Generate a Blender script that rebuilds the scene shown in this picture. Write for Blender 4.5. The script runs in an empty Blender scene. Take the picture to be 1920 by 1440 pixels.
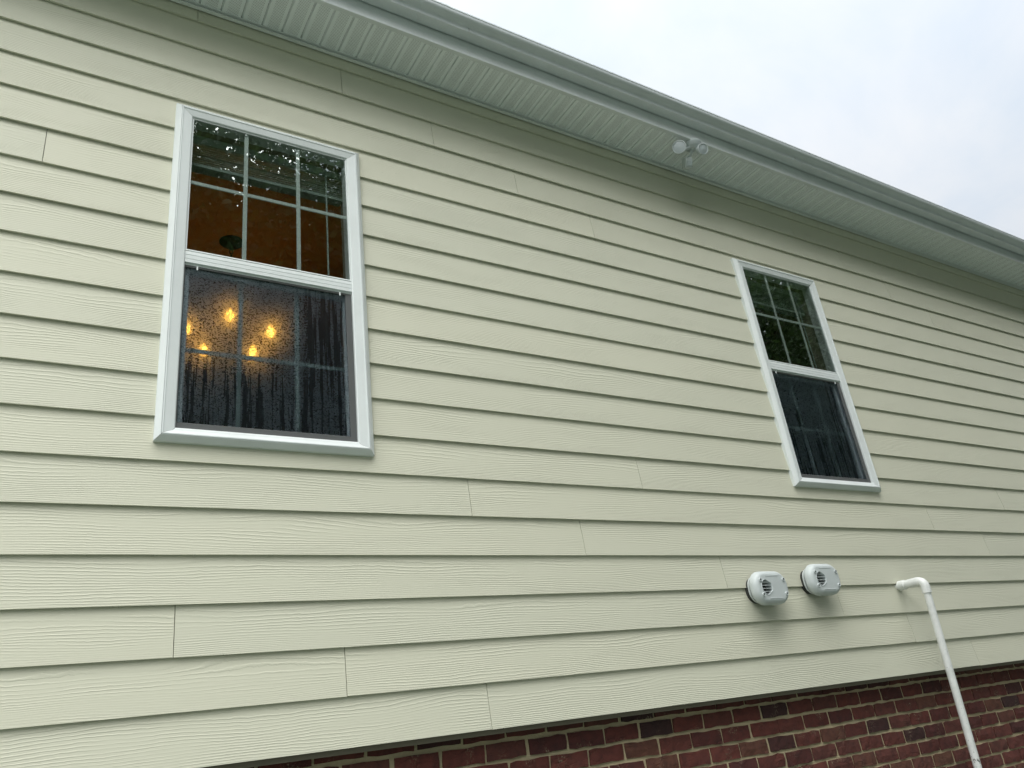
import bpy, bmesh, math, random
import numpy as np
from mathutils import Vector, Matrix
R = math.radians
random.seed(7)
rng = np.random.default_rng(11)
scene = bpy.context.scene
C = scene.collection

# ------------------------------------------------------------------ camera
cam = bpy.data.cameras.new('camera')
cam_o = bpy.data.objects.new('camera', cam); C.objects.link(cam_o)
right = Vector((0.85120297, -0.51088053, -0.1202272))
up = Vector((-0.11393186, -0.40347899, 0.90786796))
fwd = Vector((0.51232122, 0.7590822, 0.40164809))
m = Matrix((right, up, -fwd)).transposed().to_4x4()
m.translation = (0, -3.0097, -0.0059)
cam_o.matrix_world = m
cam.sensor_width = 36; cam.lens = 1459.13 / 1920 * 36
cam.clip_start = 0.05; cam.clip_end = 2000
scene.camera = cam_o

# ------------------------------------------------------------------ sky, sun, exposure
SUN_EL, SUN_AZ = R(59), R(212)          # azimuth from +Y clockwise: light comes from the yard side, a little to the left
world = bpy.data.worlds.new('World'); scene.world = world; world.use_nodes = True
nt = world.node_tree; nt.nodes.clear()
def wn(t, **k):
    n = nt.nodes.new(t)
    for a, b in k.items(): setattr(n, a, b)
    return n
def wmath(op, a, b=None):
    n = wn('ShaderNodeMath', operation=op)
    for i, v in enumerate((a, b)):
        if v is None: continue
        if isinstance(v, (int, float)): n.inputs[i].default_value = v
        else: nt.links.new(v, n.inputs[i])
    return n.outputs[0]
out = wn('ShaderNodeOutputWorld'); bg = wn('ShaderNodeBackground'); bg2 = wn('ShaderNodeBackground')
sky = wn('ShaderNodeTexSky', sky_type='NISHITA', sun_disc=False)
sky.sun_elevation = SUN_EL; sky.sun_rotation = SUN_AZ; sky.air_density = 1.2; sky.dust_density = 3
nt.links.new(sky.outputs[0], bg.inputs[0]); bg.inputs[1].default_value = 0.06
tc = wn('ShaderNodeTexCoord'); sep = wn('ShaderNodeSeparateXYZ'); nt.links.new(tc.outputs['Generated'], sep.inputs[0])
zz = wmath('MAXIMUM', sep.outputs[2], 0.0)
den = wmath('ADD', zz, 0.35)
comb = wn('ShaderNodeCombineXYZ')
nt.links.new(wmath('DIVIDE', sep.outputs[0], den), comb.inputs[0]); nt.links.new(wmath('DIVIDE', sep.outputs[1], den), comb.inputs[1])
noi = wn('ShaderNodeTexNoise'); noi.inputs['Scale'].default_value = 2.6; noi.inputs['Detail'].default_value = 6; noi.inputs['Roughness'].default_value = 0.55
noi.inputs['Distortion'].default_value = 0.4
nt.links.new(comb.outputs[0], noi.inputs['Vector'])
ramp = wn('ShaderNodeValToRGB')
ramp.color_ramp.elements[0].position = 0.34; ramp.color_ramp.elements[0].color = (0.78, 0.86, 0.95, 1)
ramp.color_ramp.elements[1].position = 0.66; ramp.color_ramp.elements[1].color = (1.0, 1.0, 1.0, 1)
nt.links.new(noi.outputs[0], ramp.inputs[0]); nt.links.new(ramp.outputs[0], bg2.inputs[0])
# standard overcast luminance: (1 + 2 sin elevation) / 3
nt.links.new(wmath('MULTIPLY', wmath('ADD', wmath('MULTIPLY', zz, 2.0), 1.0), 0.155), bg2.inputs[1])
mix = wn('ShaderNodeMixShader'); mix.inputs[0].default_value = 0.90
nt.links.new(bg.outputs[0], mix.inputs[1]); nt.links.new(bg2.outputs[0], mix.inputs[2]); nt.links.new(mix.outputs[0], out.inputs[0])

sl = bpy.data.lights.new('sun', 'SUN'); sl.energy = 1.5; sl.angle = R(72); sl.color = (0.995, 1.0, 0.965)
so = bpy.data.objects.new('sun', sl); C.objects.link(so)
sd = Vector((math.sin(SUN_AZ) * math.cos(SUN_EL), math.cos(SUN_AZ) * math.cos(SUN_EL), math.sin(SUN_EL)))
so.rotation_euler = sd.to_track_quat('Z', 'Y').to_euler(); so.location = (0, -6, 20)

vs = scene.view_settings
vs.view_transform = 'Standard'; vs.look = 'None'; vs.gamma = 1; vs.use_curve_mapping = False
vs.exposure = 1.68
cy = scene.cycles
cy.use_denoising = True; cy.use_adaptive_sampling = True; cy.adaptive_threshold = 0.02; cy.max_bounces = 8; cy.diffuse_bounces = 3; cy.glossy_bounces = 3
cy.transmission_bounces = 8; cy.transparent_max_bounces = 24; cy.sample_clamp_indirect = 6
cy.caustics_reflective = False; cy.caustics_refractive = True

# ------------------------------------------------------------------ helpers
def tag(o, label=None, cat=None, group=None, kind=None):
    for k, v in (('label', label), ('category', cat), ('group', group), ('kind', kind)):
        if v: o[k] = v
    return o
def link(name, me, parent=None, mats=(), smooth=False):
    o = bpy.data.objects.new(name, me); C.objects.link(o)
    if parent: o.parent = parent
    if not me.materials:
        for x in (mats if isinstance(mats, (list, tuple)) else [mats]): me.materials.append(x)
    if smooth: shade(me)
    return o
def shade(me, ang=35):
    me.polygons.foreach_set('use_smooth', [True] * len(me.polygons))
    me.set_sharp_from_angle(angle=R(ang))
def empty(name, loc=(0, 0, 0)):
    o = bpy.data.objects.new(name, None); C.objects.link(o); o.location = loc; o.empty_display_size = 0.1
    return o
class MB:
    def __init__(s): s.v = []; s.f = []; s.m = []
    def add(s, vs, fs, mi=0):
        b = len(s.v); s.v += [tuple(x) for x in vs]; s.f += [tuple(i + b for i in f) for f in fs]; s.m += [mi] * len(fs); return s
    def box(s, x0, x1, y0, y1, z0, z1, mi=0):
        return s.add([(x0,y0,z0),(x1,y0,z0),(x1,y1,z0),(x0,y1,z0),(x0,y0,z1),(x1,y0,z1),(x1,y1,z1),(x0,y1,z1)],
                     [(0,3,2,1),(4,5,6,7),(0,1,5,4),(1,2,6,5),(2,3,7,6),(3,0,4,7)], mi)
    def extrude_x(s, prof, x0, x1, mi=0):
        """prof: closed list of (y, z); order anticlockwise seen from -x side is not required, normals are fixed later"""
        n = len(prof)
        vs = [(x0, y, z) for y, z in prof] + [(x1, y, z) for y, z in prof]
        fs = [(i, (i+1) % n, (i+1) % n + n, i + n) for i in range(n)] + [tuple(range(n))[::-1], tuple(range(n, 2*n))]
        return s.add(vs, fs, mi)
    def tube(s, pts, rad, n=20, mi=0, caps=True):
        pts = [Vector(p) for p in pts]
        if not isinstance(rad, (list, tuple)): rad = [rad] * len(pts)
        t = [(pts[min(i+1, len(pts)-1)] - pts[max(i-1, 0)]).normalized() for i in range(len(pts))]
        a = Vector((0, 0, 1)) if abs(t[0].z) < 0.9 else Vector((1, 0, 0))
        u = t[0].cross(a).normalized(); vs = []
        for i, p in enumerate(pts):
            if i: u = (u - t[i] * u.dot(t[i])).normalized()
            w = t[i].cross(u)
            for k in range(n):
                an = 2 * math.pi * k / n
                vs.append(p + (u * math.cos(an) + w * math.sin(an)) * rad[i])
        fs = []
        for i in range(len(pts) - 1):
            for k in range(n):
                fs.append((i*n + k, i*n + (k+1) % n, (i+1)*n + (k+1) % n, (i+1)*n + k))
        if caps: fs += [tuple(range(n))[::-1], tuple(range((len(pts)-1)*n, len(pts)*n))]
        return s.add(vs, fs, mi)
    def rings(s, rs, caps=(True, True), mi=0):
        n = len(rs[0]); vs = [p for r in rs for p in r]; fs = []
        for i in range(len(rs) - 1):
            for k in range(n):
                fs.append((i*n + k, i*n + (k+1) % n, (i+1)*n + (k+1) % n, (i+1)*n + k))
        if caps[0]: fs.append(tuple(range(n))[::-1])
        if caps[1]: fs.append(tuple(range((len(rs)-1)*n, len(rs)*n)))
        return s.add(vs, fs, mi)
    def lathe(s, prof, n=28, mi=0, M=None):
        """prof: (radius, h) around +z, transformed by M"""
        rs = []
        for r, h in prof:
            ring = [Vector((r * math.cos(2*math.pi*k/n), r * math.sin(2*math.pi*k/n), h)) for k in range(n)]
            rs.append([M @ p for p in ring] if M else ring)
        return s.rings(rs, mi=mi)
    def mesh(s, name, fix=True):
        me = bpy.data.meshes.new(name); me.from_pydata(s.v, [], s.f); 
        if any(s.m): me.polygons.foreach_set('material_index', s.m)
        if fix:
            bm = bmesh.new(); bm.from_mesh(me); bmesh.ops.recalc_face_normals(bm, faces=bm.faces[:]); bm.to_mesh(me); bm.free()
        me.update(); return me
    def obj(s, name, mats, parent=None, smooth=False, fix=True):
        return link(name, s.mesh(name, fix), parent, mats, smooth)
def bevel_mesh(me, w, seg=2, ang=30):
    bm = bmesh.new(); bm.from_mesh(me)
    es = [e for e in bm.edges if len(e.link_faces) == 2 and e.calc_face_angle(0) > R(ang)]
    bmesh.ops.bevel(bm, geom=es, offset=w, segments=seg, profile=0.5, affect='EDGES', clamp_overlap=True)
    bm.to_mesh(me); bm.free(); me.update(); return me

# ------------------------------------------------------------------ material node helper
class NT:
    def __init__(s, name):
        s.mat = bpy.data.materials.new(name); s.mat.use_nodes = True; s.t = s.mat.node_tree; s.t.nodes.clear()
        s.out = s.n('ShaderNodeOutputMaterial')
    def n(s, t, **k):
        x = s.t.nodes.new(t)
        for a, b in k.items(): setattr(x, a, b)
        return x
    def set(s, sock, v):
        if isinstance(v, bpy.types.NodeSocket): s.t.links.new(v, sock)
        elif v is not None: sock.default_value = v
    def math(s, op, a, b=None, c=None, clamp=False):
        x = s.n('ShaderNodeMath', operation=op, use_clamp=clamp)
        for i, v in enumerate((a, b, c)):
            if v is not None: s.set(x.inputs[i], v)
        return x.outputs[0]
    def xyz(s, x, y, z):
        c = s.n('ShaderNodeCombineXYZ')
        for i, v in enumerate((x, y, z)): s.set(c.inputs[i], v)
        return c.outputs[0]
    def noise(s, vec, scale=1, detail=2, rough=0.5, dist=0.0):
        x = s.n('ShaderNodeTexNoise'); s.set(x.inputs['Vector'], vec)
        x.inputs['Scale'].default_value = scale; x.inputs['Detail'].default_value = detail
        x.inputs['Roughness'].default_value = rough; x.inputs['Distortion'].default_value = dist
        return x.outputs[0]
    def voronoi(s, vec, scale=1, feature='F1', rand=1.0):
        x = s.n('ShaderNodeTexVoronoi', feature=feature); s.set(x.inputs['Vector'], vec)
        x.inputs['Scale'].default_value = scale; x.inputs['Randomness'].default_value = rand
        return x
    def step(s, v, a, b, lo=0.0, hi=1.0):
        x = s.n('ShaderNodeMapRange', interpolation_type='SMOOTHSTEP'); s.set(x.inputs[0], v)
        for i, q in enumerate((a, b, lo, hi)): x.inputs[i+1].default_value = q
        return x.outputs[0]
    def ramp(s, v, stops, interp='LINEAR'):
        x = s.n('ShaderNodeValToRGB'); cr = x.color_ramp; cr.interpolation = interp
        while len(cr.elements) < len(stops): cr.elements.new(0.5)
        for e, (p, c) in zip(cr.elements, stops): e.position = p; e.color = (*c, 1)
        s.set(x.inputs[0], v); return x.outputs[0]
    def mixc(s, f, a, b, mode='MIX'):
        x = s.n('ShaderNodeMix', data_type='RGBA', blend_type=mode)
        s.set(x.inputs[0], f)
        for i, v in ((6, a), (7, b)):
            s.set(x.inputs[i], (*v, 1) if isinstance(v, tuple) and len(v) == 3 else v)
        return x.outputs[2]
    def bump(s, h, strength=1.0, dist=0.001, normal=None):
        x = s.n('ShaderNodeBump'); s.set(x.inputs['Strength'], strength); x.inputs['Distance'].default_value = dist
        s.set(x.inputs['Height'], h)
        if normal is not None: s.set(x.inputs['Normal'], normal)
        return x.outputs[0]
    def bsdf(s, color, rough=0.5, normal=None, metallic=0.0, spec=0.5, **k):
        x = s.n('ShaderNodeBsdfPrincipled')
        s.set(x.inputs['Base Color'], (*color, 1) if isinstance(color, tuple) and len(color) == 3 else color)
        s.set(x.inputs['Roughness'], rough); s.set(x.inputs['Metallic'], metallic); s.set(x.inputs['Specular IOR Level'], spec)
        if normal is not None: s.set(x.inputs['Normal'], normal)
        for a, b in k.items(): s.set(x.inputs[a], b)
        return x.outputs[0]
    def mixs(s, f, a, b):
        x = s.n('ShaderNodeMixShader'); s.set(x.inputs[0], f); s.t.links.new(a, x.inputs[1]); s.t.links.new(b, x.inputs[2]); return x.outputs[0]
    def done(s, sh): s.t.links.new(sh, s.out.inputs[0]); return s.mat
    def obj(s):
        tc = s.n('ShaderNodeTexCoord'); return tc.outputs['Object']
    def sep(s, v):
        x = s.n('ShaderNodeSeparateXYZ'); s.set(x.inputs[0], v); return x.outputs
    def rnd(s): return s.n('ShaderNodeObjectInfo').outputs['Random']
    def geo(s): return s.n('ShaderNodeNewGeometry')

E_ = 0.178            # lap exposure (seven inches)

# ------------------------------------------------------------------ materials
def mat_siding():
    t = NT('siding_paint'); o = t.obj(); x, y, z = t.sep(o); r = t.rnd()
    ro = t.math('MULTIPLY', r, 57.0)
    v = t.math('DIVIDE', z, E_)
    xo = t.math('ADD', x, ro)
    iv = t.math('MAXIMUM', t.math('SUBTRACT', 1.05, v), 0.0)
    g = t.math('SUBTRACT', t.math('MULTIPLY', v, 4.0), t.math('MULTIPLY', t.math('POWER', iv, 1.8), 11.0))
    n1 = t.noise(t.xyz(t.math('MULTIPLY', xo, 1.5), ro, t.math('MULTIPLY', z, 9.0)), 1, 1.5, 0.45)
    n2 = t.noise(t.xyz(t.math('MULTIPLY', xo, 30.0), ro, t.math('MULTIPLY', z, 30.0)), 1, 2, 0.5)
    ph = t.math('ADD', t.math('ADD', g, t.math('MULTIPLY', n1, 6.0)), t.math('MULTIPLY', n2, 0.5))
    s1 = t.math('SINE', t.math('MULTIPLY', ph, 2 * math.pi))
    s1 = t.step(s1, 0.1, 1.0)
    amp = t.step(t.noise(t.xyz(t.math('MULTIPLY', xo, 2.2), ro, t.math('MULTIPLY', z, 14.0)), 1, 2), 0.34, 0.62, 0.15, 1.0)
    fine = t.noise(t.xyz(t.math('MULTIPLY', xo, 22.0), ro, t.math('MULTIPLY', z, 240.0)), 1, 1, 0.5)
    h = t.math('ADD', t.math('MULTIPLY', t.math('SUBTRACT', s1, 0.30), amp), t.math('MULTIPLY', fine, 0.30))
    nb = t.bump(h, 1.0, 0.00075)
    big = t.noise(t.xyz(t.math('MULTIPLY', xo, 0.7), ro, t.math('MULTIPLY', z, 3.0)), 1, 3)
    col = t.mixc(big, (0.642, 0.634, 0.508), (0.680, 0.671, 0.540))
    col = t.mixc(t.math('MULTIPLY', r, 0.40), col, (0.60, 0.607, 0.50))
    dots = t.voronoi(t.xyz(t.math('MULTIPLY', xo, 1.0), ro, z), 14).outputs['Distance']
    speck = t.step(dots, 0.016, 0.03, 0.75, 0.0)
    n3 = t.noise(o, 3.1, 1)
    col = t.mixc(t.math('MULTIPLY', speck, t.step(n3, 0.60, 0.66)), col, (0.12, 0.12, 0.09))
    return t.done(t.bsdf(col, 0.52, nb, spec=0.4))
def mat_vinyl(name, col=(0.785, 0.825, 0.82), rough=0.32, streak=0.0):
    t = NT(name); o = t.obj()
    n = t.noise(o, 5.0, 4, 0.6)
    c = t.mixc(t.step(n, 0.35, 0.75), col, tuple(q * 0.93 for q in col))
    b = t.bump(t.noise(o, 60.0, 2), 0.15, 0.001)
    return t.done(t.bsdf(c, t.math('ADD', rough, t.math('MULTIPLY', n, 0.12)), b, spec=0.5))
def mat_soffit():
    t = NT('soffit_aluminium'); o = t.obj(); x, y, z = t.sep(o)
    p = 0.0105
    def grid(dx, dy):
        fx = t.math('SUBTRACT', t.math('FRACT', t.math('DIVIDE', t.math('ADD', x, 10 + dx), p)), 0.5)
        fy = t.math('SUBTRACT', t.math('FRACT', t.math('DIVIDE', t.math('ADD', y, 10 + dy), p * 1.1)), 0.5)
        return t.math('SQRT', t.math('ADD', t.math('MULTIPLY', fx, fx), t.math('MULTIPLY', fy, fy)))
    d = t.math('MINIMUM', grid(0, 0), grid(p / 2, p * 0.55))
    hole = t.step(d, 0.11, 0.17, 1.0, 0.0)
    band = t.math('MULTIPLY', t.math('GREATER_THAN', x, 0.027), t.math('LESS_THAN', x, 0.083))
    hole = t.math('MULTIPLY', hole, band)
    n = t.noise(o, 6, 3)
    c = t.mixc(n, (0.84, 0.89, 0.90), (0.88, 0.92, 0.93))
    s = t.bsdf(c, 0.45, None)
    tr = t.n('ShaderNodeBsdfTransparent').outputs[0]
    return t.done(t.mixs(hole, s, tr))
def mat_brick():
    t = NT('brick_clay'); o = t.obj(); r = t.rnd()
    base = t.ramp(r, [(0.0, (0.050, 0.026, 0.025)), (0.03, (0.060, 0.028, 0.026)), (0.07, (0.090, 0.030, 0.027)), (0.20, (0.112, 0.036, 0.030)), (0.45, (0.142, 0.043, 0.034)),
                      (0.80, (0.120, 0.044, 0.036)), (0.97, (0.138, 0.060, 0.042)), (1.0, (0.130, 0.060, 0.040))])
    off = t.math('MULTIPLY', r, 40.0); x, y, z = t.sep(o)
    vec = t.xyz(t.math('ADD', x, off), y, z)
    n = t.noise(vec, 22, 5, 0.65); n2 = t.noise(vec, 95, 4, 0.7); n3 = t.noise(vec, 9, 2)
    c = t.mixc(t.step(n, 0.35, 0.75), base, t.mixc(0.55, base, (0.03, 0.02, 0.02)))
    c = t.mixc(t.math('MULTIPLY', t.step(n3, 0.56, 0.72), t.step(n2, 0.5, 0.68)), c, (0.33, 0.27, 0.19))
    h = t.math('ADD', t.math('MULTIPLY', n, 1.0), t.math('MULTIPLY', n2, 0.45))
    crack = t.step(t.voronoi(t.xyz(t.math('ADD', x, off), y, t.math('MULTIPLY', z, 1.7)), 16, 'DISTANCE_TO_EDGE').outputs[0], 0.0, 0.045)
    h = t.math('ADD', h, t.math('MULTIPLY', t.math('MULTIPLY', crack, t.step(n3, 0.42, 0.6)), 0.8))
    return t.done(t.bsdf(c, 0.85, t.bump(h, 0.8, 0.004), spec=0.25))
def mat_mortar():
    t = NT('mortar'); o = t.obj()
    n = t.noise(o, 30, 5, 0.65); n2 = t.noise(o, 3.5, 3)
    c = t.mixc(n, (0.41, 0.34, 0.21), (0.59, 0.50, 0.325))
    c = t.mixc(t.step(n2, 0.45, 0.75, 0, 0.5), c, (0.30, 0.28, 0.19))
    return t.done(t.bsdf(c, 0.92, t.bump(t.math('ADD', n, t.noise(o, 140, 3)), 0.8, 0.004), spec=0.2))
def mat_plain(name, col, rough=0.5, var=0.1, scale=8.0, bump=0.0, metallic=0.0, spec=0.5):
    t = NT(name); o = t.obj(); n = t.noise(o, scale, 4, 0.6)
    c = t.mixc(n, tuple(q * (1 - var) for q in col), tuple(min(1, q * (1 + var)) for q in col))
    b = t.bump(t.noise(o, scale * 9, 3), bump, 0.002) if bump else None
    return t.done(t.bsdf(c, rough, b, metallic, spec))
def schlick(t, normal=None, f0=0.04, gain=1.0):
    g = t.geo()
    dp = t.n('ShaderNodeVectorMath', operation='DOT_PRODUCT')
    t.t.links.new(g.outputs['Normal'], dp.inputs[0]); t.t.links.new(g.outputs['Incoming'], dp.inputs[1])
    c = t.math('ABSOLUTE', dp.outputs['Value'])
    f = t.math('ADD', f0, t.math('MULTIPLY', t.math('POWER', t.math('SUBTRACT', 1.0, c), 5.0), 1 - f0))
    return t.math('MULTIPLY', f, gain, clamp=True)
def mat_glass():
    t = NT('window_glass'); o = t.obj(); x, y, z = t.sep(o)
    d = t.voronoi(t.xyz(x, 0.0, z), 46).outputs['Distance']
    drop = t.math('MULTIPLY', t.step(d, 0.10, 0.34, 1.0, 0.0), t.step(t.noise(t.xyz(x, 0.3, z), 17, 2), 0.50, 0.62))
    wob = t.noise(t.xyz(x, 0.1, z), 3.0, 1)
    nb = t.bump(t.math('ADD', t.math('MULTIPLY', drop, 0.10), t.math('MULTIPLY', wob, 0.06)), 0.7, 0.003)
    gl = t.n('ShaderNodeBsdfGlossy'); gl.inputs['Roughness'].default_value = 0.0; gl.inputs['Color'].default_value = (0.93, 1.0, 0.97, 1); t.set(gl.inputs['Normal'], nb)
    tr = t.n('ShaderNodeBsdfTransparent'); tr.inputs[0].default_value = (0.93, 0.96, 0.95, 1)
    return t.done(t.mixs(schlick(t, gain=4.2), tr.outputs[0], gl.outputs[0]))
def mat_screen():
    """fine dark insect mesh; rain fills its holes in speckles and is wiped into vertical runs"""
    t = NT('wet_insect_mesh'); o = t.obj(); x, y, z = t.sep(o); r = t.math('MULTIPLY', t.rnd(), 9.0)
    speck = t.noise(t.xyz(t.math('MULTIPLY', x, 165.0), r, t.math('MULTIPLY', z, 270.0)), 1, 2, 0.6)
    patch = t.noise(t.xyz(t.math('MULTIPLY', x, 7.0), r, t.math('MULTIPLY', z, 2.2)), 1, 3, 0.55)
    runs = t.noise(t.xyz(t.math('MULTIPLY', x, 62.0), r, t.math('MULTIPLY', z, 2.6)), 1, 3, 0.55)
    lowness = t.step(z, 0.08, 0.55, 1.0, 0.1)
    run = t.math('MULTIPLY', t.step(runs, 0.48, 0.56), t.math('MAXIMUM', lowness, t.step(x, 0.36, 0.60)))
    wet = t.math('SUBTRACT', t.step(patch, 0.22, 0.46), run, clamp=True)
    wet = t.math('GREATER_THAN', t.math('MULTIPLY', wet, t.step(speck, 0.36, 0.62)), 0.25)
    bead = t.voronoi(t.xyz(x, r, z), 75).outputs['Distance']
    bead = t.math('MULTIPLY', t.step(bead, 0.08, 0.20, 1.0, 0.0), t.step(t.noise(t.xyz(x, r, z), 60, 1), 0.60, 0.64))
    df = t.n('ShaderNodeBsdfDiffuse'); df.inputs[0].default_value = (0.014, 0.020, 0.027, 1)
    def refr(rough):
        rf = t.n('ShaderNodeBsdfRefraction'); rf.inputs['IOR'].default_value = 1.33; rf.inputs['Roughness'].default_value = rough; rf.inputs[0].default_value = (0.82, 0.85, 0.87, 1)
        return rf.outputs[0]
    mesh = t.mixs(0.16, refr(0.09), df.outputs[0])
    dw = t.n('ShaderNodeBsdfDiffuse'); dw.inputs[0].default_value = (0.20, 0.28, 0.37, 1)  # blue-grey put into the water colour for skylight mirrored by the drops
    gl = t.n('ShaderNodeBsdfGlossy'); gl.inputs['Roughness'].default_value = 0.30; gl.inputs[0].default_value = (0.80, 0.92, 1.0, 1)
    water = t.mixs(0.55, refr(0.19), refr(0.36)); water = t.mixs(0.028, water, dw.outputs[0]); water = t.mixs(0.05, water, gl.outputs[0])
    sh = t.mixs(wet, mesh, water); sh = t.mixs(0.022, sh, gl.outputs[0])
    g2 = t.n('ShaderNodeBsdfGlossy'); g2.inputs['Roughness'].default_value = 0.12
    sh = t.mixs(t.math('MULTIPLY', bead, 0.6), sh, g2.outputs[0])
    return t.done(sh)
def mat_pipe():
    t = NT('pvc_white'); o = t.obj(); x, y, z = t.sep(o); g = t.geo()
    n = t.noise(o, 14, 4, 0.65)
    c = t.mixc(t.step(n, 0.4, 0.75), (0.80, 0.81, 0.79), (0.66, 0.68, 0.65))
    flake = t.noise(t.xyz(t.math('MULTIPLY', x, 70.0), t.math('MULTIPLY', y, 70.0), t.math('MULTIPLY', z, 34.0)), 1, 3, 0.7)
    lowmask = t.step(z, -0.55, -0.22, 0.12, 0.0)
    d = t.step(t.math('ADD', flake, lowmask), 0.69, 0.72)
    c = t.mixc(t.math('MULTIPLY', d, 0.85), c, (0.07, 0.075, 0.06))
    return t.done(t.bsdf(c, 0.38, t.bump(n, 0.1, 0.002)))
def mat_leaf():
    t = NT('leaf_green'); g = t.geo()
    c = t.ramp(g.outputs['Random Per Island'], [(0, (0.028, 0.060, 0.024)), (0.5, (0.050, 0.095, 0.036)), (1, (0.085, 0.130, 0.050))])
    d = t.bsdf(c, 0.5, spec=0.35)
    tl = t.n('ShaderNodeBsdfTranslucent'); t.set(tl.inputs[0], t.mixc(0.5, c, (0.10, 0.16, 0.03)))
    return t.done(t.mixs(0.35, d, tl.outputs[0]))
def mat_emit(name, col, s):
    t = NT(name); e = t.n('ShaderNodeEmission'); e.inputs[0].default_value = (*col, 1); e.inputs[1].default_value = s
    return t.done(e.outputs[0])
def mat_ground():
    t = NT('lawn_bounce_pale'); o = t.obj(); n = t.noise(o, 1.3, 6, 0.65); n2 = t.noise(o, 25, 4, 0.7)
    c = t.mixc(n, (0.15, 0.20, 0.155), (0.21, 0.25, 0.215)); c = t.mixc(t.step(n2, 0.4, 0.7), c, (0.12, 0.13, 0.10))  # unseen grass, colour paled and cooled to bounce light under the eave
    return t.done(t.bsdf(c, 0.9, t.bump(n2, 1.0, 0.05), spec=0.2))

M = dict(siding=mat_siding(), vinyl=mat_vinyl('window_vinyl'), soffit=mat_soffit(), fascia=mat_vinyl('fascia_aluminium', (0.75, 0.79, 0.80), 0.34),
         gutter=mat_vinyl('gutter_aluminium', (0.69, 0.73, 0.75), 0.30), trim=mat_vinyl('channel_aluminium', (0.79, 0.825, 0.81), 0.4),
         brick=mat_brick(), mortar=mat_mortar(), glass=mat_glass(), screen=mat_screen(), grille=mat_plain('grille_white', (0.80, 0.86, 0.83), 0.4, 0.03),
         screen_frame=mat_plain('screen_frame_grey', (0.105, 0.11, 0.11), 0.5, 0.08), rubber=mat_plain('black_gasket', (0.02, 0.02, 0.02), 0.6),
         vent=mat_vinyl('vent_plastic', (0.60, 0.645, 0.645), 0.36), dark=mat_plain('dark_cavity', (0.03, 0.032, 0.03), 0.7), pipe=mat_pipe(),
         steel=mat_plain('screw_steel', (0.55, 0.56, 0.56), 0.3, metallic=0.8), lampw=mat_vinyl('floodlight_white', (0.58, 0.63, 0.64), 0.4),
         lens=mat_plain('lamp_lens', (0.50, 0.55, 0.57), 0.25, 0.06), iron=mat_plain('black_iron', (0.008, 0.008, 0.009), 0.7, spec=0.2),
         candle=mat_plain('candle_sleeve', (0.60, 0.50, 0.32), 0.6), bulb=mat_emit('bulb_glow', (1.0, 0.42, 0.055), 6.0),
         ceil=mat_plain('ceiling_warmlit_tone', (0.52, 0.31, 0.15), 0.8, 0.05, 5, 0.2), roomwall=mat_plain('room_paint_darkened', (0.10, 0.085, 0.07), 0.8, 0.05, 4, 0.2),  # ceiling carries the bulbs' warm light in its colour; walls darkened for dim rooms
         floor=mat_plain('room_floor', (0.12, 0.07, 0.04), 0.5), blind=mat_plain('blind_slat_shaded', (0.34, 0.41, 0.375), 0.5, 0.06),  # white slats toned dark green for shade and foliage mirrored in the glass
         sheath=mat_plain('sheathing', (0.25, 0.22, 0.17), 0.9), shingle=mat_plain('shingle', (0.06, 0.058, 0.055), 0.9, 0.4, 30, 0.6),
         leaf=mat_leaf(), bark=mat_plain('bark', (0.09, 0.065, 0.045), 0.9, 0.4, 12, 0.8), ground=mat_ground(), water=None)

# ------------------------------------------------------------------ the place: ground and house
GZ = -1.55
g = MB(); g.add([(-400, -400, GZ), (400, -400, GZ), (400, 400, GZ), (-400, 400, GZ)], [(0, 1, 2, 3)])
tag(g.obj('ground', M['ground']), kind='structure')

house = empty('house', (0, 0, GZ))
tag(house, 'pale sage lap-sided house on a red brick base, two white windows', 'house')
def hpart(mb, name, mats, smooth=False, parent=None):
    o = mb.obj(name, mats, None, smooth)
    if parent is None:
        o.parent = house; o.location = (0, 0, -GZ)
    else: o.parent = parent
    return o
X0, X1 = -3.2, 11.2
WIN = [(0.376, 1.259), (4.012, 4.880)]; WZ0, WZ1 = 1.140, 2.806
SOF = 3.472

# wall core with two openings
mb = MB()
op = [(a + 0.05, b - 0.05) for a, b in WIN]; oz0, oz1 = WZ0 + 0.04, WZ1 - 0.05
xs = [X0] + [q for w in op for q in w] + [X1]
for i in range(0, len(xs), 2): mb.box(xs[i], xs[i+1], 0.032, 0.145, -0.02, 3.62)
for a, b in op:
    mb.box(a, b, 0.032, 0.145, -0.02, oz0); mb.box(a, b, 0.032, 0.145, oz1, 3.62)
wall = hpart(mb, 'wall', M['sheath'])

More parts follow.
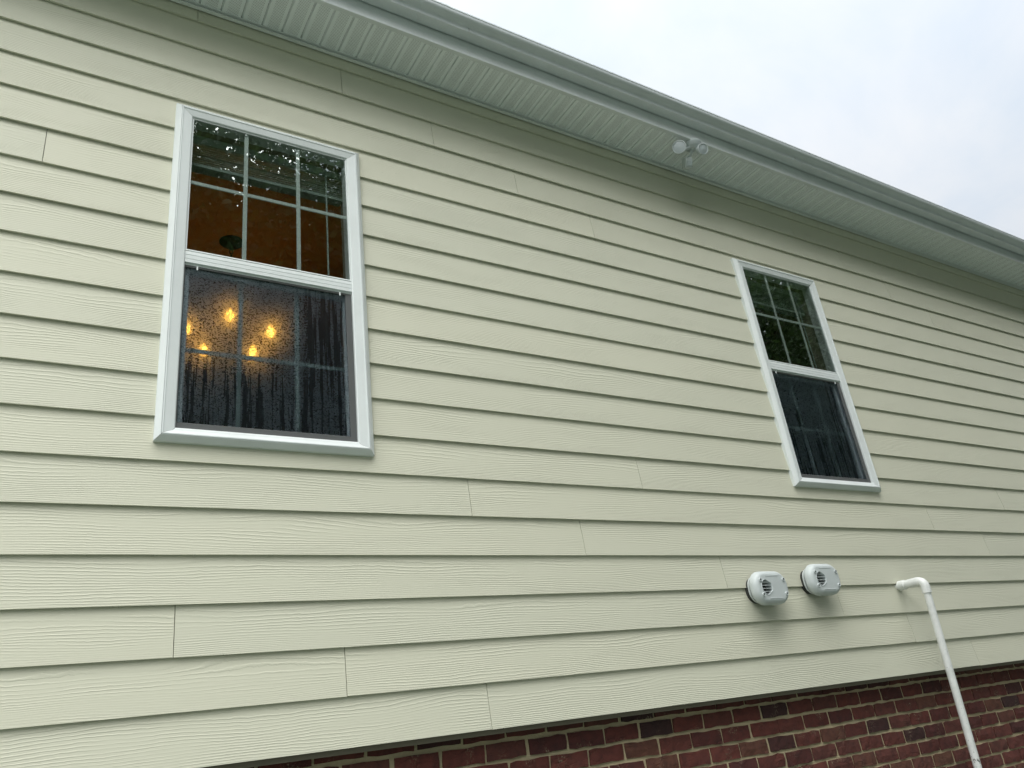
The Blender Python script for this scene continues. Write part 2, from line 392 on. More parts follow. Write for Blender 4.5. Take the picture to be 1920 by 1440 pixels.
# lap siding boards
TILT = 0.0130 / E_
def board(name, k, x0, x1, holes=()):
    """holes: (xa, xb, za, zb) cut out, in world terms"""
    z0, z1 = k * E_, (k + 1) * E_ + 0.028
    if k == 19: z1 = SOF - 0.004
    pieces = []; cur = x0
    for xa, xb, za, zb in sorted(holes):
        if xa > cur: pieces.append((cur, xa, z0, z1))
        if za > z0 + 0.01: pieces.append((xa, xb, z0, za))
        if zb < z1 - 0.01: pieces.append((xa, xb, zb, z1))
        cur = xb
    if cur < x1: pieces.append((cur, x1, z0, z1))
    b = MB(); xm = (x0 + x1) / 2
    wav = random.uniform(-0.0006, 0.0006)
    for a, c, za, zb in pieces:
        ya, yb = TILT * (za - z0), TILT * (zb - z0)
        T = 0.0105
        a_, c_, p, q = a - xm, c - xm, za - z0, zb - z0
        b.add([(a_, ya, p), (c_, ya, p), (c_, ya + T, p), (a_, ya + T, p), (a_, yb, q), (c_, yb, q), (c_, yb + T, q), (a_, yb + T, q)],
              [(0,3,2,1),(4,5,6,7),(0,1,5,4),(1,2,6,5),(2,3,7,6),(3,0,4,7)])
    o = b.obj(name, M['siding'], wall); o.location = (xm, wav, z0 + random.uniform(-0.0008, 0.0008)); o.rotation_euler = (0, random.uniform(-0.0005, 0.0005), 0); return o
L12 = 3.6576
joint = {0: 1.713, 1: 1.105, 2: 0.487, 3: 3.240, 4: 2.331, 5: 1.722, 6: 2.776, 15: 2.783, 16: 2.253, 17: 1.7195, 18: 1.189, 19: 0.447}
G = 0.0013
for k in range(20):
    z0, z1 = k * E_, (k + 1) * E_
    if 7 <= k <= 14:
        segs = [(X0, WIN[0][0] + 0.02), (WIN[0][1] - 0.02, WIN[1][0] + 0.02), (WIN[1][1] - 0.02, WIN[1][1] + 3.6), (WIN[1][1] + 3.6, X1)]
        if k == 13: segs[0] = (-0.108, WIN[0][0] + 0.02); segs.append((X0, -0.108))
        for a, b in segs: board('siding_board', k, a + G, b - G)
    else:
        j = joint[k]; js = sorted(j + n * L12 for n in range(-3, 4)); js = [X0] + [q for q in js if X0 + 0.2 < q < X1 - 0.2] + [X1]
        for a, b in zip(js, js[1:]):
            holes = []
            if k in (6, 15):
                for wa, wb in WIN:
                    ha, hb = max(a, wa + 0.02), min(b, wb - 0.02)
                    if hb > ha: holes.append((ha, hb, (WZ0 + 0.02) if k == 6 else -9, 99 if k == 6 else WZ1 - 0.02))
            board('siding_board', k, a + G, b - G, holes)

# brick foundation: mortar core, bricks proud of it
FY = 0.095
mb = MB(); mb.box(X0 + 0.05, X1 - 0.05, FY + 0.009, FY + 0.22, GZ - 0.2, 0.026)
found = hpart(mb, 'foundation', M['mortar'])
BL, BP, RP, BH = 0.1915, 0.2065, 0.0785, 0.0635
def brick_mesh(seed):
    rr = random.Random(seed); nx, nz = 5, 2; hx, hz = BL / 2, BH / 2; vs = []; fs = []
    for j in range(nz + 1):
        for i in range(nx + 1):
            ex = (i in (0, nx)); ez = (j in (0, nz))
            x = -hx + 2 * hx * i / nx; z = -hz + 2 * hz * j / nz
            x += rr.uniform(-0.004, 0.004) * (1 if not ex else 0.8); z += rr.uniform(-0.0030, 0.0030)
            y = rr.uniform(-0.0028, 0.0018) + (0.0022 if (ex or ez) else 0)
            vs.append((x, y, z))
    def vi(i, j): return j * (nx + 1) + i
    for j in range(nz):
        for i in range(nx): fs.append((vi(i, j), vi(i+1, j), vi(i+1, j+1), vi(i, j+1)))
    loop = [vi(i, 0) for i in range(nx)] + [vi(nx, j) for j in range(nz)] + [vi(i, nz) for i in range(nx, 0, -1)] + [vi(0, j) for j in range(nz, 0, -1)]
    b0 = len(vs)
    for q in loop: vs.append((vs[q][0], 0.03, vs[q][2]))
    n = len(loop)
    for i in range(n): fs.append((loop[i], b0 + i, b0 + (i + 1) % n, loop[(i + 1) % n]))
    me = bpy.data.meshes.new('brick'); me.from_pydata(vs, [], fs); me.materials.append(M['brick']); me.update(); return me
bms = [brick_mesh(s) for s in range(9)]
far_b = MB()
row_top = -0.049 + 0.0065
for rI in range(-1, 19):
    zc = row_top - 0.013 - RP * rI - BH / 2
    ph = 2.552 if rI % 2 == 0 else 2.552 + BP / 2
    n0 = math.ceil((X0 + 0.15 - ph) / BP); n1 = math.floor((X1 - 0.15 - ph) / BP)
    for n in range(n0, n1):
        xc = ph + (n + 0.5) * BP
        # how low the frame's bottom edge reaches at this x
        seen = (0.2 < xc < 6.7) and zc + 0.05 > -0.10 - 0.118 * (xc - 0.2)
        if rI == -1:
            if xc < 0.1 or xc > 7.2: seen = False
            if zc - BH / 2 > 0.02: continue
        me = random.choice(bms)
        jx, jz, jy = random.uniform(-0.002, 0.002), random.uniform(-0.0015, 0.0015), random.uniform(-0.0015, 0.002)
        if seen:
            o = bpy.data.objects.new('brick', me); C.objects.link(o); o.parent = found; o.location = (xc + jx, FY + jy, zc + jz)
            o.rotation_euler = (0, random.uniform(-0.008, 0.008), 0)
        else:
            far_b.add([(v.co.x + xc + jx, v.co.y + FY + jy, v.co.z + zc + jz) for v in me.vertices], [tuple(p.vertices) for p in me.polygons])
fb = far_b.obj('brick_courses', M['brick'], found, fix=False); fb['kind'] = 'stuff'

# soffit: channel along the wall, panel slats, fascia, gutter, roof
FAS = -0.300
mb = MB(); mb.extrude_x([(-0.002, 3.452), (-0.021, 3.452), (-0.021, 3.456), (-0.006, 3.457), (-0.006, 3.4705), (-0.026, 3.4705), (-0.026, 3.474), (-0.002, 3.474)], X0, X1)
soff = hpart(mb, 'soffit', M['trim'])
P = 0.1025
prof = [(0.0, 0.009), (0.0035, 0.0085), (0.007, 0.0), (0.0985, 0.0), (0.1015, 0.0085)]
pm = MB(); y0, y1 = FAS + 0.004, -0.008
vs = [(x, y0, z) for x, z in prof] + [(x, y1, z) for x, z in prof] ; n = len(prof)
pm.add(vs, [(i, i + 1, i + 1 + n, i + n) for i in range(n - 1)])
pme = pm.mesh('soffit_panel', fix=False); pme.materials.append(M['soffit'])
x = 0.448 - 0.002
while x > X0: x -= P
while x < X1 - P:
    o = bpy.data.objects.new('soffit_panel', pme); C.objects.link(o); o.parent = soff; o.location = (x, 0, SOF + random.uniform(-0.0006, 0.0006)); x += P
# fascia
mb = MB(); mb.extrude_x([(FAS + 0.024, 3.4685), (FAS, 3.4665), (FAS - 0.001, 3.4695), (FAS, 3.470), (FAS, 3.70), (FAS + 0.03, 3.70), (FAS + 0.03, 3.4725), (FAS + 0.024, 3.4705)], X0 - 0.05, X1 + 0.05)
hpart(mb, 'fascia', M['fascia'])
# K style gutter: outer skin and inner skin of one profile
GB = 3.566
outer = [(FAS - 0.0035, GB + 0.105), (FAS - 0.0035, GB + 0.006), (FAS - 0.0095, GB), (-0.372, GB), (-0.3735, GB + 0.004), (-0.3735, GB + 0.018), (-0.377, GB + 0.024), (-0.386, GB + 0.031), (-0.400, GB + 0.040),
         (-0.411, GB + 0.050), (-0.4155, GB + 0.060), (-0.4155, GB + 0.072), (-0.4185, GB + 0.0745), (-0.4185, GB + 0.0835), (-0.404, GB + 0.0835)]
inner = [(-0.404, GB + 0.0815), (-0.4145, GB + 0.0775), (-0.4135, GB + 0.060), (-0.409, GB + 0.0515), (-0.398, GB + 0.042), (-0.384, GB + 0.033), (-0.3715, GB + 0.019), (-0.3715, GB + 0.002), (FAS - 0.0095, GB + 0.002), (FAS - 0.0055, GB + 0.007), (FAS - 0.0055, GB + 0.105)]
mb = MB(); mb.extrude_x(outer + inner, X0 - 0.05, X1 + 0.05)
gut = hpart(mb, 'gutter', M['gutter'], smooth=True)
# lap joint of two gutter lengths and hanger clips
def offset_prof(d):
    pts = outer[2:-1]; r = []
    for i, (y, z) in enumerate(pts):
        a = pts[max(i-1, 0)]; b = pts[min(i+1, len(pts)-1)]
        t = Vector((b[0]-a[0], b[1]-a[1])).normalized(); nrm = Vector((-t.y, t.x))
        if nrm.x > 0 and i > 1: nrm = -nrm
        if i <= 1: nrm = Vector((-0.3 if i else 0, -1))
        r.append((y + nrm.x * d, z + nrm.y * d))
    return r
mb = MB(); op_ = offset_prof(0.0022); mb.extrude_x(op_ + outer[2:-1][::-1], 1.50, 1.668)
hpart(mb, 'gutter_joint', M['gutter'], smooth=True, parent=gut)
for xx in (1.80, 4.55, 7.30):
    mb = MB(); mb.extrude_x([(-0.376, GB + 0.006), (-0.374, GB + 0.022), (-0.377, GB + 0.024), (-0.379, GB + 0.007)], xx, xx + 0.006)
    hpart(mb, 'gutter_clip', M['steel'], parent=gut)
# roof: stepped shingle courses rising away from the eave
rp = [(-0.345, 3.69), (-0.345, 3.705)]; y, z = -0.345, 3.705
while y < 4.6:
    y += 0.14; z += 0.14 * 0.42; rp.append((y, z)); rp.append((y, z + 0.006)); z += 0.006
rp += [(9.6, 3.705 + 0.0), (9.6, 3.69)]
mb = MB(); mb.extrude_x(rp, X0 - 0.3, X1 + 0.3); hpart(mb, 'roof', M['shingle'])
# attic floor and rooms inside
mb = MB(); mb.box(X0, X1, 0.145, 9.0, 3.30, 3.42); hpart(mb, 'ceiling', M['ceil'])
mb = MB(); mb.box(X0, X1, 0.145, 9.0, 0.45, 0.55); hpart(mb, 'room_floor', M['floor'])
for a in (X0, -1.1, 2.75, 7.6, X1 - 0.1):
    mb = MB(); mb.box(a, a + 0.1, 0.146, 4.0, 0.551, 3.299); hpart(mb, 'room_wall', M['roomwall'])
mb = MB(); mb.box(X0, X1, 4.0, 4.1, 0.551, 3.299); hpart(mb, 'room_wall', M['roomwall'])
for a in (X0 - 0.12, X1):
    mb = MB(); mb.box(a, a + 0.12, 0.0, 9.1, -0.02, 3.66); hpart(mb, 'end_wall', M['siding'])
    mb = MB(); mb.box(a + 0.01, a + 0.11, FY, 9.1, GZ - 0.2, -0.021); hpart(mb, 'end_foundation', M['mortar'])
mb = MB(); mb.box(X0 - 0.12, X1 + 0.12, 9.1, 9.2, GZ - 0.2, 3.66); hpart(mb, 'back_wall', M['siding'])

# ------------------------------------------------------------------ windows
def frame_rings(W, H, spec):
    """spec: (left, right, top, bottom insets, y)"""
    return [[(l, y, b), (W - r, y, b), (W - r, y, H - t), (l, y, H - t)] for l, r, t, b, y in spec]
def window(i, xa, xb):
    W, H = xb - xa, WZ1 - WZ0
    L, T, B = 0.0720, 0.0665, 0.0555
    u = lambda d, y: (d, d, d, d, y)
    spec = [u(0, 0.03), u(0, -0.012), u(0.0015, -0.0135), u(0.020, -0.0295), u(0.0215, -0.0300), u(0.0222, -0.0262), u(0.0234, -0.0262), u(0.0240, -0.0308), u(0.0285, -0.0312), u(0.0305, -0.0285),
            (L - 0.010, L - 0.010, T - 0.008, B - 0.012, -0.0235), (L - 0.004, L - 0.004, T - 0.004, B - 0.006, -0.0225), (L, L, T, B, -0.0185), (L, L, T, B, 0.056), (0.02, 0.02, 0.02, 0.02, 0.056), u(0.02, 0.03)]
    mb = MB(); fr_ = frame_rings(W, H, spec); fr_.append(fr_[0]); ctr = Vector((W / 2, 0, H / 2)); gp = 0.0007
    for k in range(4):                                  # four lengths, mitred at the corners
        ax = Vector((1, 0, 0)) if k % 2 == 0 else Vector((0, 0, 1)); sg = 1 if k in (0, 1) else -1; vs_ = []
        for rg in fr_:
            vs_.append(Vector(rg[k]) + ax * gp * sg); vs_.append(Vector(rg[(k + 1) % 4]) - ax * gp * sg)
        mb.add(vs_, [(2*q, 2*q+1, 2*q+3, 2*q+2) for q in range(len(fr_) - 1)])
    fr = hpart(mb, 'window', M['vinyl']); fr.location = (xa, 0, WZ0 - GZ); shade(fr.data, 20)
    ox0, ox1, oz0, oz1 = L, W - L, B, H - T
    mr0, mr1 = 1.944 - WZ0, 2.010 - WZ0
    # meeting rail with fine grooves
    pr = [(0.030, mr0 - 0.002), (-0.0085, mr0 - 0.002), (-0.0085, mr0 + 0.005), (-0.018, mr0 + 0.007), (-0.018, mr0 + 0.022), (-0.0165, mr0 + 0.023), (-0.0165, mr0 + 0.0245), (-0.018, mr0 + 0.0255), (-0.018, mr0 + 0.042),
          (-0.0165, mr0 + 0.043), (-0.0165, mr0 + 0.0445), (-0.018, mr0 + 0.0455), (-0.017, mr1 - 0.004), (-0.010, mr1), (0.030, mr1)]
    mb = MB(); mb.extrude_x(pr, ox0 + 0.0005, ox1 - 0.0005); hpart(mb, 'meeting_rail', M['vinyl'], parent=fr)
    # upper sash: narrow dark gasket, pane, grille between the panes
    mb = MB(); mb.rings([[(a, y, c) for a, c in ((ox0 + d, mr1 + 0.001 + d), (ox1 - d, mr1 + 0.001 + d), (ox1 - d, oz1 - d), (ox0 + d, oz1 - d))] for d, y in ((0.0005, -0.0155), (0.006, -0.0150), (0.006, 0.010), (0.0005, 0.010), (0.0005, -0.0155))], caps=(False, False))
    hpart(mb, 'sash', M['vinyl'], parent=fr)
    mb = MB(); mb.box(ox0 + 0.003, ox1 - 0.003, -0.012, -0.008, mr1 + 0.003, oz1 - 0.003); hpart(mb, 'pane', M['glass'], parent=fr)
    ww = (ox1 - ox0) / 3
    def muntin(x0, x1, z0, z1, y):
        me = bevel_mesh(MB().box(x0, x1, y, y + 0.006, z0, z1).mesh('muntin'), 0.0015, 1)
        o = link('muntin', me, fr, M['grille'])
    for q in (1, 2): muntin(ox0 + ww * q - 0.0095, ox0 + ww * q + 0.0095, mr1 + 0.006, oz1 - 0.006, -0.0055)
    zc = 2.381 - WZ0
    for q in range(3): muntin(ox0 + ww * q + (0.0098 if q else 0.006), ox0 + ww * (q + 1) - (0.0098 if q < 2 else 0.006), zc - 0.0095, zc + 0.0095, -0.0053)
    # lower sash, set back
    mb = MB(); mb.rings([[(a, y, c) for a, c in ((ox0 + d, oz0 + d), (ox1 - d, oz0 + d), (ox1 - d, mr0 - 0.0025 - d * 0.5), (ox0 + d, mr0 - 0.0025 - d * 0.5))] for d, y in ((0.0005, 0.018), (0.026, 0.020), (0.030, 0.028), (0.030, 0.050), (0.0005, 0.050), (0.0005, 0.018))], caps=(False, False))
    hpart(mb, 'sash', M['vinyl'], parent=fr)
    mb = MB(); mb.box(ox0 + 0.028, ox1 - 0.028, 0.032, 0.036, oz0 + 0.028, mr0 - 0.016); hpart(mb, 'pane', M['glass'], parent=fr)
    for q in (1, 2): muntin(ox0 + ww * q - 0.0095, ox0 + ww * q + 0.0095, oz0 + 0.031, mr0 - 0.018, 0.0385)
    zc = 1.565 - WZ0
    for q in range(3): muntin(ox0 + ww * q + (0.0098 if q else 0.031), ox0 + ww * (q + 1) - (0.0098 if q < 2 else 0.031), zc - 0.0095, zc + 0.0095, 0.0387)
    # insect screen, pushed into the left-hand track
    sw = 0.028; sx0, sx1, sz0, sz1 = ox0 - 0.021, ox1 - 0.0012, oz0 + 0.0012, mr0 + 0.016
    mb = MB(); mb.rings([[(a, y, c) for a, c in ((sx0 + d, sz0 + d), (sx1 - d, sz0 + d), (sx1 - d, sz1 - d), (sx0 + d, sz1 - d))] for d, y in ((0, -0.006), (0.001, -0.007), (sw - 0.002, -0.007), (sw, -0.004), (sw, 0.004), (0, 0.004), (0, -0.006))], caps=(False, False))
    hpart(mb, 'screen_frame', M['screen_frame'], parent=fr)
    mb = MB(); mb.box(0, sx1 - sx0 - 2 * sw, 0, 0.00015, 0, sz1 - sz0 - 2 * sw)
    o = hpart(mb, 'insect_screen', M['screen'], parent=fr); o.location = (sx0 + sw, -0.001, sz0 + sw)
    for xx in (ox0 + 0.05, ox1 - 0.06):
        o = link('screen_tab', bevel_mesh(MB().box(xx, xx + 0.006, -0.0125, -0.0075, mr0 - 0.022, mr0 - 0.0025).mesh('tab'), 0.001, 1), fr, M['vinyl'])
    return fr
for i, (a, b) in enumerate(WIN): window(i, a, b)

# raised blinds inside
def blind(xa, xb, label, bottom):
    t = empty('window_blind', (xa + 0.056, 0.10, 2.746)); w = xb - xa - 0.112
    tag(t, label, 'blind', 'raised blinds behind the windows')
    MB().box(0, w, 0, 0.05, -0.045, 0).obj('head_rail', M['blind'], t)
    zt = -0.05; n = int((zt - (bottom - 2.74)) / 0.0125)
    sm = MB(); sm.add([(0, 0.0, -0.006), (w, 0.0, -0.006), (w, 0.025, 0.0), (0, 0.025, 0.0), (w, 0.05, -0.004), (0, 0.05, -0.004),
                       (0, 0.0, -0.009), (w, 0.0, -0.009), (w, 0.025, -0.003), (0, 0.025, -0.003), (w, 0.05, -0.007), (0, 0.05, -0.007)],
                      [(0, 1, 2, 3), (3, 2, 4, 5), (7, 6, 9, 8), (8, 9, 11, 10), (6, 7, 1, 0), (10, 11, 5, 4)])
    me = sm.mesh('slat'); me.materials.append(M['blind'])
    for k in range(n):
        o = bpy.data.objects.new('slat', me); C.objects.link(o); o.parent = t
        o.location = (random.uniform(-0.002, 0.002), random.uniform(-0.003, 0.003), zt - 0.0125 * k); o.rotation_euler = (random.uniform(-0.06, 0.06), 0, 0)
    zb = zt - 0.0125 * n
    MB().box(0, w, 0.0, 0.05, zb - 0.02, zb - 0.003).obj('bottom_rail', M['blind'], t)
    MB().tube([(w - 0.09, -0.016, -0.02), (w - 0.092, -0.018, 2.08 - 2.74)], 0.0045, 8).obj('wand', M['blind'], t)
    return t
blind(*WIN[0], 'pale raised slat blind in the window with the lit chandelier', 2.575)
blind(*WIN[1], 'pale raised slat blind in the dark window nearer the pipe', 2.565)

# ------------------------------------------------------------------ chandelier
def chandelier():
    t = empty('chandelier', (1.0, 1.695, 3.30)); tag(t, 'black iron chandelier with glowing candle bulbs behind the wet window', 'chandelier')
    MB().lathe([(0.0, 0.0), (0.080, -0.001), (0.080, -0.010), (0.064, -0.024), (0.012, -0.030), (0.0, -0.032)]).obj('canopy', M['iron'], t, True)
    rod = MB(); z = -0.03; k = 0
    while z > -0.58:                                    # chain links, alternately turned
        a = 0 if k % 2 else math.pi / 2
        pts = [(0.011 * math.cos(q) * math.cos(a), 0.011 * math.cos(q) * math.sin(a), z - 0.018 + 0.021 * math.sin(q)) for q in [2 * math.pi * j / 12 for j in range(13)]]
        rod.tube(pts, 0.003, 6, caps=False); z -= 0.034; k += 1
    ch = rod.obj('chain', M['iron'], t)
    MB().lathe([(0, -0.56), (0.010, -0.565), (0.012, -0.62), (0.024, -0.66), (0.016, -0.72), (0.022, -0.80), (0.040, -0.90), (0.046, -0.97), (0.030, -1.05), (0.018, -1.08), (0.026, -1.10), (0.012, -1.13), (0, -1.14)]).obj('column', M['iron'], t, True)
    for k in range(5):
        an = R(-102) + 2 * math.pi * k / 5; c, s = math.cos(an), math.sin(an); r0 = 0.27
        pts = []
        for j in range(15):
            u = j / 14; r = 0.03 + (r0 - 0.03) * u; zz = -1.03 - 0.07 * math.sin(math.pi * u * 1.15) + 0.125 * u ** 3
            pts.append((r * c, r * s, zz))
        pts[-1] = (r0 * c, r0 * s, pts[-1][2])
        arm = MB().tube(pts, 0.0075, 8).obj('arm', M['iron'], t, True)
        ze = pts[-1][2]
        Mx = Matrix.Translation((r0 * c, r0 * s, ze))
        MB().lathe([(0, -0.005), (0.012, 0), (0.036, 0.012), (0.040, 0.020), (0.036, 0.018), (0, 0.008)], 18, M=Mx).obj('cup', M['iron'], arm, True)
        MB().lathe([(0, 0.008), (0.0125, 0.009), (0.0125, 0.085), (0, 0.086)], 14, M=Mx).obj('candle', M['candle'], arm, True)
        MB().lathe([(0, 0.087), (0.010, 0.090), (0.026, 0.116), (0.024, 0.140), (0.010, 0.172), (0, 0.186)], 14, M=Mx).obj('bulb', M['bulb'], arm, True)
    return t
chandelier()

# ------------------------------------------------------------------ wall vents
def stadium(w, h, r, y, n=16):
    pts = []
    for cx, cz, a0 in ((w/2 - r, h/2 - r, 0), (-w/2 + r, h/2 - r, 90), (-w/2 + r, -h/2 + r, 180), (w/2 - r, -h/2 + r, 270)):
        for k in range(n):
            a = R(a0 + 90 * k / (n - 1)); pts.append((cx + r * math.cos(a), y, cz + r * math.sin(a)))
    return pts
def vent(cx, cz, label):
    t = empty('wall_vent', (cx, 0.0, cz)); tag(t, label, 'vent', 'termination vents on the siding')
    w, h, r = 0.262, 0.180, 0.078
    rs = [stadium(w - 0.022, h - 0.022, r - 0.011, -0.050), stadium(w - 0.004, h - 0.004, r - 0.002, -0.051), stadium(w, h, r, -0.055), stadium(w - 0.002, h - 0.002, r, -0.068)]
    for a in (20, 40, 60, 80, 90):
        d = 0.026 * (1 - math.cos(R(a))); y = -0.068 - 0.030 * math.sin(R(a)); rs.append(stadium(w - 0.002 - 2 * d, h - 0.002 - 2 * d, max(r - d, 0.02), y))
    hx, hz, hr = -0.050, 0.0, 0.043
    last = rs[-1]; ring = []
    for p in last:
        a = math.atan2(p[2] - hz, p[0] - hx); ring.append((hx + hr * math.cos(a), -0.098, hz + hr * math.sin(a)))
    ring2 = [(x, -0.101, z) for x, y, z in [(hx + (p[0]-hx) * 0.985, 0, hz + (p[2]-hz) * 0.985) for p in ring]]
    ring3 = [(hx + (p[0]-hx) * 0.90, -0.100, hz + (p[2]-hz) * 0.90) for p in ring]
    ring4 = [(p[0], -0.052, p[2]) for p in ring3]
    b = MB().rings(rs + [ring, ring2, ring3, ring4], caps=(True, False)).obj('hood', M['vent'], t); shade(b.data, 40)
    MB().rings([[(p[0], -0.055, p[2]) for p in ring], [(p[0], -0.0525, p[2]) for p in ring]]).obj('throat', M['dark'], t)
    for k in range(4):
        z = hz - 0.025 + 0.0165 * k; hw = math.sqrt(max(hr * hr * 0.81 - (z - hz) ** 2, 1e-6))
        MB().add([(hx - hw, -0.096, z), (hx + hw, -0.096, z), (hx + hw, -0.072, z + 0.006), (hx - hw, -0.072, z + 0.006),
                  (hx - hw, -0.096, z + 0.0025), (hx + hw, -0.096, z + 0.0025), (hx + hw, -0.072, z + 0.0085), (hx - hw, -0.072, z + 0.0085)],
                 [(0,3,2,1),(4,5,6,7),(0,1,5,4),(1,2,6,5),(2,3,7,6),(3,0,4,7)]).obj('louvre', M['vent'], t)
    for sx in (-0.091, 0.091):
        for sz in (-0.0385, 0.0385):
            Mx = Matrix.Translation((sx, -0.0975, sz)) @ Matrix.Rotation(R(90), 4, 'X')
            s = MB().lathe([(0.0105, -0.004), (0.0105, 0.004), (0.0088, 0.0062), (0.0064, 0.0062), (0.0060, 0.0035), (0.0, 0.0033)], 16, M=Mx).obj('screw', M['vent'], t, True)
            MB().lathe([(0.0, 0.0034), (0.0058, 0.0036), (0.0, 0.0042)], 12, M=Mx).obj('screw_socket', M['dark'], s)
    for z in (0.060, -0.060):
        me = bevel_mesh(MB().box(-0.045, 0.055, -0.0995, -0.0965, z - 0.0025, z + 0.0025).mesh('rib'), 0.001, 1); link('rib', me, t, M['vent'])
    MB().rings([stadium(w - 0.06, h - 0.045, 0.055, 0.012), stadium(w - 0.06, h - 0.045, 0.055, -0.0505)]).obj('collar', M['dark'], t)
    MB().rings([stadium(w - 0.034, h - 0.034, r - 0.017, -0.022), stadium(w - 0.034, h - 0.034, r - 0.017, -0.030)]).obj('back_plate', M['vent'], t)
    return t
vent(3.481, 0.5185, 'grey plastic vent hood, lower and farther from the white pipe')
vent(3.947, 0.557, 'grey plastic vent hood, higher and nearer to the white pipe')

# ------------------------------------------------------------------ drain pipe
def pipe():
    px = 4.762; t = empty('drain_pipe', (px, -0.08, GZ)); tag(t, 'white plastic pipe bending from the siding down past the brick', 'pipe')
    def put(mb, name, mat=M['pipe']):
        o = mb.obj(name, mat, t, True); o.location = (-px, 0.08, -GZ); return o
    put(MB().tube([(px, 0.02, 0.518), (px, -0.004, 0.518), (px, -0.006, 0.518), (px, -0.044, 0.518), (px, -0.048, 0.518)], [0.022, 0.022, 0.030, 0.0295, 0.025], 24), 'socket')
    top = Vector((px, -0.168, 0.425)); bot = Vector((px + 0.004, -0.082, GZ - 0.05)); dv = (bot - top).normalized()
    put(MB().tube([(px, -0.045, 0.518), (px, -0.075, 0.518), (px, -0.108, 0.518)], 0.0245, 24), 'stub')
    pts = []; rad = []
    c0 = Vector((px, -0.072, 0.518)); corner = Vector((px, -0.172, 0.518)); c1 = corner + dv * 0.075
    pts += [c0, c0 + Vector((0, -0.0005, 0))]; rad += [0.0245, 0.0272]
    s0 = Vector((px, -0.122, 0.518)); s1 = corner + dv * 0.045
    for k in range(9):
        u = k / 8; pts.append((1-u)**2 * s0 + 2*u*(1-u) * corner + u*u * s1); rad.append(0.0275)
    pts += [c1, c1 + dv * 0.0006]; rad += [0.0282, 0.0240]
    put(MB().tube(pts, rad, 24), 'elbow')
    put(MB().tube([c1 - dv * 0.02 , c1 + dv * 0.4, c1 + dv * 0.9, bot], 0.0218, 24), 'pipe_length')
    return t
pipe()

# ------------------------------------------------------------------ floodlight under the eave
def flood():
    b = Vector((3.585, -0.262, 3.472)); t = empty('floodlight', b); tag(t, 'white twin-head motion floodlight under the eave', 'floodlight')
    MB().lathe([(0.0, 0.0), (0.060, 0.0), (0.062, -0.006), (0.060, -0.016), (0.046, -0.034), (0.020, -0.042), (0.0, -0.043)]).obj('base', M['lampw'], t, True)
    def head(name, pos, aim, r, arm_from):
        pos = Vector(pos) - b; a = Vector(aim).normalized()
        Mx = Matrix.Translation(pos) @ a.to_track_quat('Z', 'Y').to_matrix().to_4x4()
        h = MB().lathe([(0, -0.045), (r * 0.45, -0.045), (r * 0.62, -0.034), (r * 0.95, -0.010), (r, 0.0), (r, 0.010), (r * 0.90, 0.012), (r * 0.84, 0.006), (0, 0.006)], M=Mx).obj(name, M['lampw'], t, True)
        MB().lathe([(0, 0.0065), (r * 0.80, 0.0065), (r * 0.80, 0.0075), (r * 0.3, 0.012), (0, 0.013)], M=Mx).obj('lens', M['lens'], h, True)
        q = pos - a * 0.040; af = Vector(arm_from) - b
        MB().tube([af, af * 0.5 + q * 0.5 + Vector((0, 0, -0.008)), q], 0.0105, 10).obj('arm', M['lampw'], t, True)
    head('lamp_head', (3.440, -0.268, 3.388), (-0.75, -0.62, -0.30), 0.047, (3.566, -0.262, 3.44))
    head('lamp_head', (3.605, -0.318, 3.388), (-0.20, -0.90, -0.40), 0.040, (3.592, -0.275, 3.44))
    sp = Vector((3.565, -0.205, 3.345)) - b
    Mx = Matrix.Translation(sp) @ Vector((-0.30, -0.85, -0.45)).to_track_quat('Z', 'Y').to_matrix().to_4x4()
    s = MB().rings([[Mx @ Vector((x * k, y * k, z)) for x, y in ((-0.026, -0.036), (0.026, -0.036), (0.026, 0.036), (-0.026, 0.036))] for k, z in ((0.6, -0.045), (0.95, -0.040), (1, -0.02), (1, 0.012), (0.9, 0.018))]).obj('sensor', M['lampw'], t)
    MB().rings([[Mx @ Vector((x * k, y * k - 0.008, z)) for x, y in ((-0.019, -0.018), (0.019, -0.018), (0.019, 0.018), (-0.019, 0.018))] for k, z in ((1, 0.0185), (0.8, 0.027))]).obj('sensor_lens', M['lens'], s)
    MB().tube([Vector((3.585, -0.255, 3.44)) - b, Vector((3.580, -0.235, 3.40)) - b, sp + Vector((0.0, 0.018, 0.028))], 0.010, 10).obj('arm', M['lampw'], t, True)
flood()

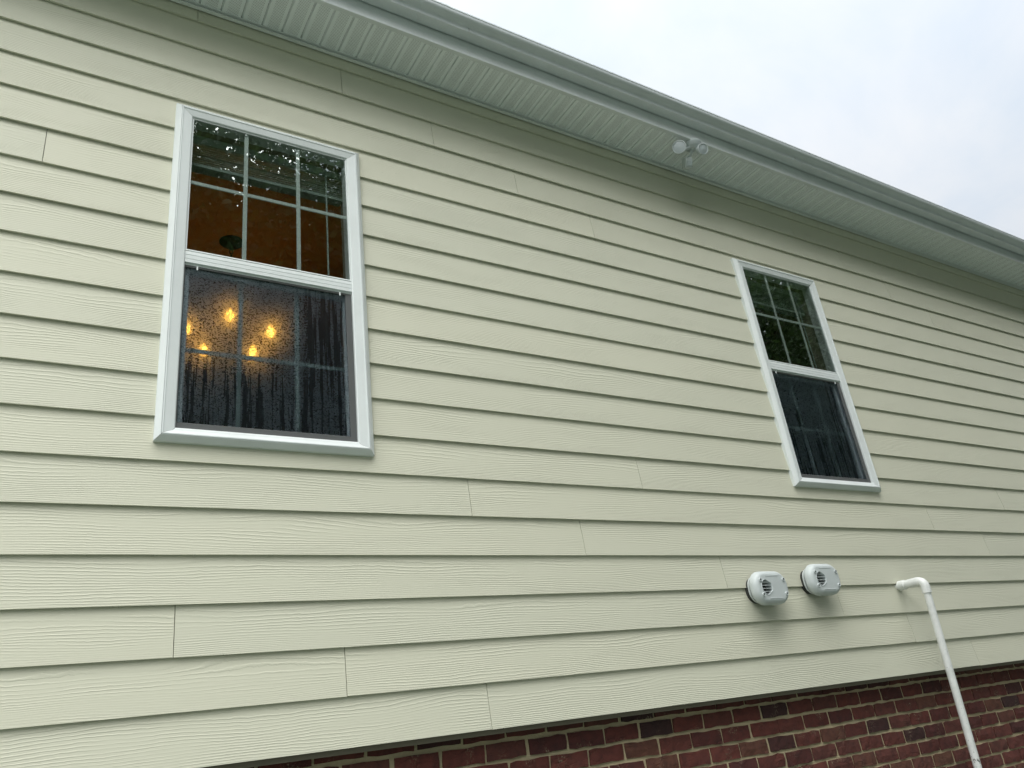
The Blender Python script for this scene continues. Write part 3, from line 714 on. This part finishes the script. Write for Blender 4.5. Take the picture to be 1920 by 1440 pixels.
# ------------------------------------------------------------------ trees across the yard (they stand in the window reflections)
def crown_mesh(seed, h, rad, n_clump, per):
    r = np.random.default_rng(seed); z0 = h * 0.22
    u = r.normal(size=(n_clump, 3)); u /= np.linalg.norm(u, axis=1)[:, None]
    c = u * (r.random((n_clump, 1)) ** 0.40); c[:, 0:2] *= rad; c[:, 2] = z0 + (c[:, 2] * 0.5 + 0.5) * (h - z0)
    P = np.repeat(c, per, axis=0) + r.normal(size=(n_clump * per, 3)) * np.array([rad * 0.135, rad * 0.135, h * 0.042])
    nu = int(n_clump * per * 0.9); q = r.normal(size=(nu, 3)); q /= np.linalg.norm(q, axis=1)[:, None]; q *= r.random((nu, 1)) ** (1 / 3)
    q[:, 0:2] *= rad * 0.95; q[:, 2] = z0 + (q[:, 2] * 0.5 + 0.5) * (h - z0) * 0.97
    P = np.concatenate([P, q]); w = r.normal(size=(6, 3)) * 1.6; ph = r.random(6) * 6.28
    thin = np.sin(P @ w.T + ph).sum(1) / 2.2                     # airy patches where the sky shows through
    P = P[(thin < 0.72) | (r.random(len(P)) < 0.12)]
    n = len(P); s = r.uniform(0.045, 0.080, (n, 1))
    a = r.normal(size=(n, 3)); a[:, 2] *= 0.6; a /= np.linalg.norm(a, axis=1)[:, None]
    b = np.cross(a, r.normal(size=(n, 3))); b /= np.linalg.norm(b, axis=1)[:, None]
    V = np.stack([P - a * s * 1.25, P + b * s * 0.75, P + a * s * 1.25, P - b * s * 0.75], 1).reshape(-1, 3)
    me = bpy.data.meshes.new('crown'); me.vertices.add(len(V)); me.vertices.foreach_set('co', V.ravel())
    me.loops.add(n * 4); me.loops.foreach_set('vertex_index', np.arange(n * 4)); me.polygons.add(n); me.polygons.foreach_set('loop_start', np.arange(n) * 4)
    me.update(); me.validate(); me.materials.append(M['leaf']); return me
def trunk_mesh(seed, h):
    r = random.Random(seed); b = MB()
    pts = [(r.uniform(-0.08, 0.08) * k, r.uniform(-0.08, 0.08) * k, h * 0.8 * k / 6 - 0.1 * (k == 0)) for k in range(7)]
    b.tube(pts, [0.30, 0.24, 0.21, 0.17, 0.12, 0.07, 0.03], 10)
    for k in range(9):
        z = h * r.uniform(0.25, 0.7); a = r.uniform(0, 6.28); l = h * r.uniform(0.12, 0.24)
        b.tube([(0, 0, z), (math.cos(a) * l * 0.5, math.sin(a) * l * 0.5, z + l * 0.35), (math.cos(a) * l, math.sin(a) * l, z + l * 0.8)], [0.09, 0.055, 0.015], 7)
    me = b.mesh('trunk'); me.materials.append(M['bark']); shade(me, 60); return me
kinds = [(crown_mesh(1, 15, 4.2, 120, 330), trunk_mesh(1, 15)), (crown_mesh(2, 13, 3.6, 100, 330), trunk_mesh(2, 13)), (crown_mesh(3, 17, 4.6, 140, 330), trunk_mesh(3, 17))]
spots = [(1.4, -10.5, 2), (7.6, -10.5, 0), (11.0, -9.5, 1), (15.5, -9.0, 0), (24.0, -10.0, 2), (8.5, -15.5, 2), (13.0, -14.5, 0), (28.0, -13.0, 0), (3.6, -17.5, 2)]
for k, (x, y, q) in enumerate(spots):
    t = empty('leafy_tree', (x, y, GZ)); t.rotation_euler = (0, 0, random.uniform(0, 6.28)); sc = random.uniform(0.9, 1.1); t.scale = (sc, sc, sc)
    tag(t, 'dense green leafy tree across the yard, mirrored in the window glass', 'tree', 'trees mirrored in the windows')
    link('crown', kinds[q][0], t); link('trunk', kinds[q][1], t)

# ------------------------------------------------------------------ rain drops hanging from the lap edges
def rain():
    t = NT('rain_water'); gb = t.n('ShaderNodeBsdfGlass'); gb.inputs['IOR'].default_value = 1.33; gb.inputs['Roughness'].default_value = 0.05
    mat = t.done(gb.outputs[0]); b = MB(); rr = random.Random(5)
    for k in range(0, 15):
        for _ in range(34 if k < 9 else 16):
            x = rr.uniform(-0.6, 2.6) if rr.random() < 0.75 else rr.uniform(2.6, 6.0)
            if 5 < k and any(a - 0.03 < x < c + 0.03 for a, c in WIN): continue
            r = rr.uniform(0.0014, 0.0030); c = Vector((x, 0.001 + rr.uniform(-0.001, 0.004), k * E_ - r * 0.55)); rings = []
            for el in (-80, -40, 0, 40, 80):
                rings.append([(c.x + r * math.cos(R(el)) * math.cos(a), c.y + r * math.cos(R(el)) * math.sin(a), c.z + r * 1.15 * math.sin(R(el))) for a in [2 * math.pi * q / 8 for q in range(8)]])
            b.rings(rings)
    o = b.obj('rain_drops', mat, smooth=True); tag(o, 'tiny rain drops hanging under the edges of the siding boards', 'rain drops', kind='stuff')
rain()
